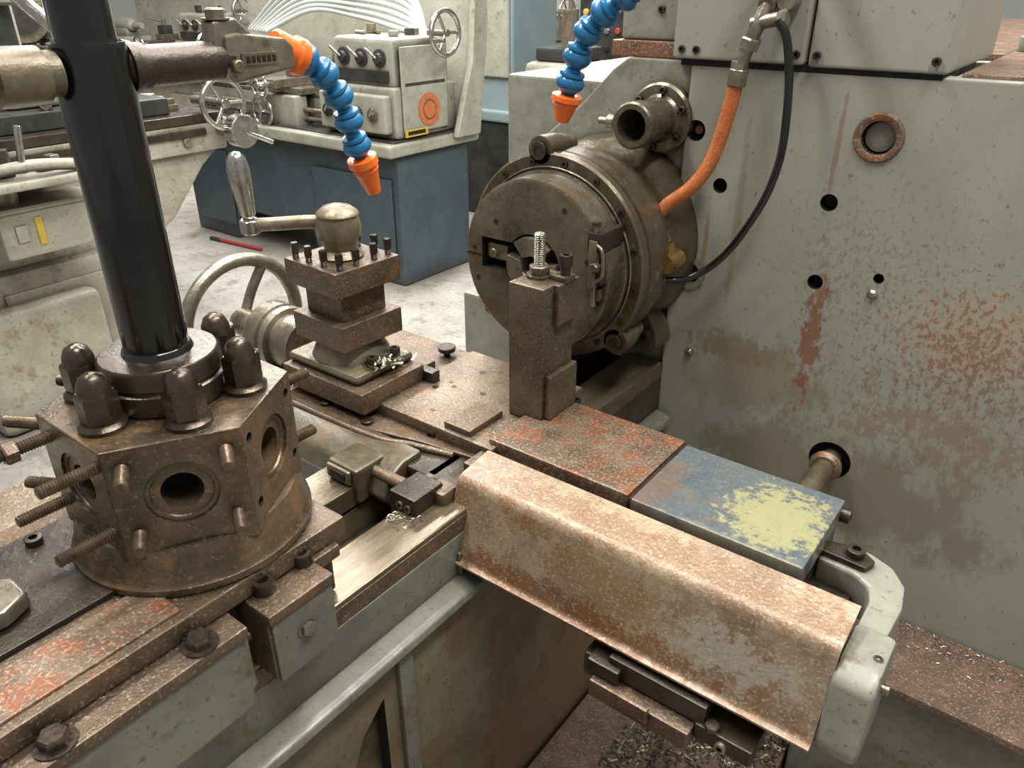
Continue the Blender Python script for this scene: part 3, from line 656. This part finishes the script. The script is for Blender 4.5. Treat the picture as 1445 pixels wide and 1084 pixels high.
b.torus((-4.15,2.1,1.0),(1,0,0),.12,.014,CHR);b.cyl((-4.3,2.1,1.0),(-4.12,2.1,1.0),.025,CHR)
b.box(-4.7,-4.35,1.9,2.3,1.05,1.14,DGR,.01);b.box(-4.6,-4.4,2.0,2.2,1.14,1.26,STL,.01);b.box(-4.9,-4.5,1.25,1.55,1.05,1.25,DGR,.02)
clutter(b,22,-5.0,-4.25,1.25,2.35,1.05,.08);clutter(b,6,-4.6,-4.4,2.0,2.2,1.26,.05)
b.obj(e)
e=empty('surface_grinder')
b=M('body')
b.box(-6.5,-5.7,2.2,2.7,0,1.1,DGR,.05);b.box(-6.4,-5.75,2.15,2.75,1.1,1.2,STL,.01);b.box(-6.5,-6.1,2.3,2.6,1.1,1.9,BEI,.05)
b.rev((-5.85,2.45,1.42),(1,-.3,0),[(0,.17),(.08,.17),(.1,.1)],STL,40);b.rev((-5.77,2.43,1.42),(1,-.3,0),[(0,.12),(.03,.12),(.04,.05)],DGR,32)
b.box(-6.2,-5.85,2.3,2.6,1.2,1.62,DGR,.03);clutter(b,10,-6.0,-5.75,2.2,2.7,1.2,.07)
b.obj(e)
b=M('machine_cabinet');b.box(-4.0,-3.48,4.6,5.15,.72,2.0,CYAN,.03);b.box(-4.02,-3.46,4.57,5.18,.0,.70,DGR,.02);b.box(-4.04,-3.45,4.55,5.20,.70,.78,CYAN,.02)
b.box(-3.95,-3.5,4.57,4.61,1.0,1.9,BEI,.02);b.obj()
b=M('cnc_control_console');b.box(-3.42,-2.5,5.3,6.0,.0,1.9,CYAN,.03);b.box(-3.36,-2.6,5.25,5.31,.95,1.66,DGR,.01)
for i in range(8):
    for j in range(5):
        b.rev((-3.30+i*.09,5.25,1.05+j*.12),(0,-1,0),[(0,.022),(.015,.022),(.02,.015)],[CHR,WHT,GREEN,RED,DARK,STL,YEL,CHR,DARK,WHT][(i*3+j*2)%10],14)
b.obj()
b=M('lever_stand');b.cyl((-2.75,4.2,1.45),(-2.75,4.2,1.60),.015,CHR);b.rev((-2.75,4.2,1.56),(0,0,1),[(0,.02),(.03,.07),(.08,.09),(.13,.07),(.16,.02)],MAR,28)
b.box(-2.95,-2.55,4.0,4.4,0,1.18,BEI,.04);b.box(-2.90,-2.6,4.05,4.35,1.18,1.26,DGR,.02);b.cyl((-2.75,4.2,1.25),(-2.75,4.2,1.46),.05,STL);b.obj()
b=M('pry_bar');b.cyl((-4.75,2.92,.012),(-4.35,2.96,.012),.012,RED);b.cyl((-4.85,2.91,.012),(-4.75,2.92,.012),.014,DGR);b.obj()
b=M('floor');b.box(-12,6,-5,12,-.05,0,FLOOR,0);b.obj()
b=M('wall_back');b.box(-12,6,11.8,12,0,5,WALL,0);b.obj()
b=M('wall_left');b.box(-12.2,-12,-5,12,0,5,WALL,0);b.obj()
# ================================================================= LIGHT / CAMERA
w=bpy.data.worlds.new('w');bpy.context.scene.world=w;w.use_nodes=True
bg=w.node_tree.nodes['Background'];bg.inputs[0].default_value=(1,.99,.97,1);bg.inputs[1].default_value=.36
def area(name,loc,sx,sy,p,rot=(0,0,0)):
    l=bpy.data.lights.new(name,'AREA');l.shape='RECTANGLE';l.size=sx;l.size_y=sy;l.energy=p;l.color=(1,.98,.945)
    o=bpy.data.objects.new(name,l);o.location=loc;o.rotation_euler=rot;bpy.context.scene.collection.objects.link(o)
for i,(x,y) in enumerate(((-1.6,.6),(.4,.9),(-.6,2.6),(-3.4,2.6),(-3.4,5.2),(-5.8,3.6))):
    area('ceiling_light',(x,y,3.6),.35,2.4,104 if i<3 else 135)
cam=bpy.data.cameras.new('cam');cam.sensor_width=36;cam.lens=36*1085/1445;cam.clip_start=.02
co=bpy.data.objects.new('camera',cam);bpy.context.scene.collection.objects.link(co);bpy.context.scene.camera=co
F=Vector((-.604,.797,0)).normalized();th=R(27.6)
fwd=F*math.cos(th)+Vector((0,0,-math.sin(th)))
co.location=(0,0,1.6);co.rotation_euler=fwd.to_track_quat('-Z','Y').to_euler()
bpy.context.scene.view_settings.view_transform='Standard'
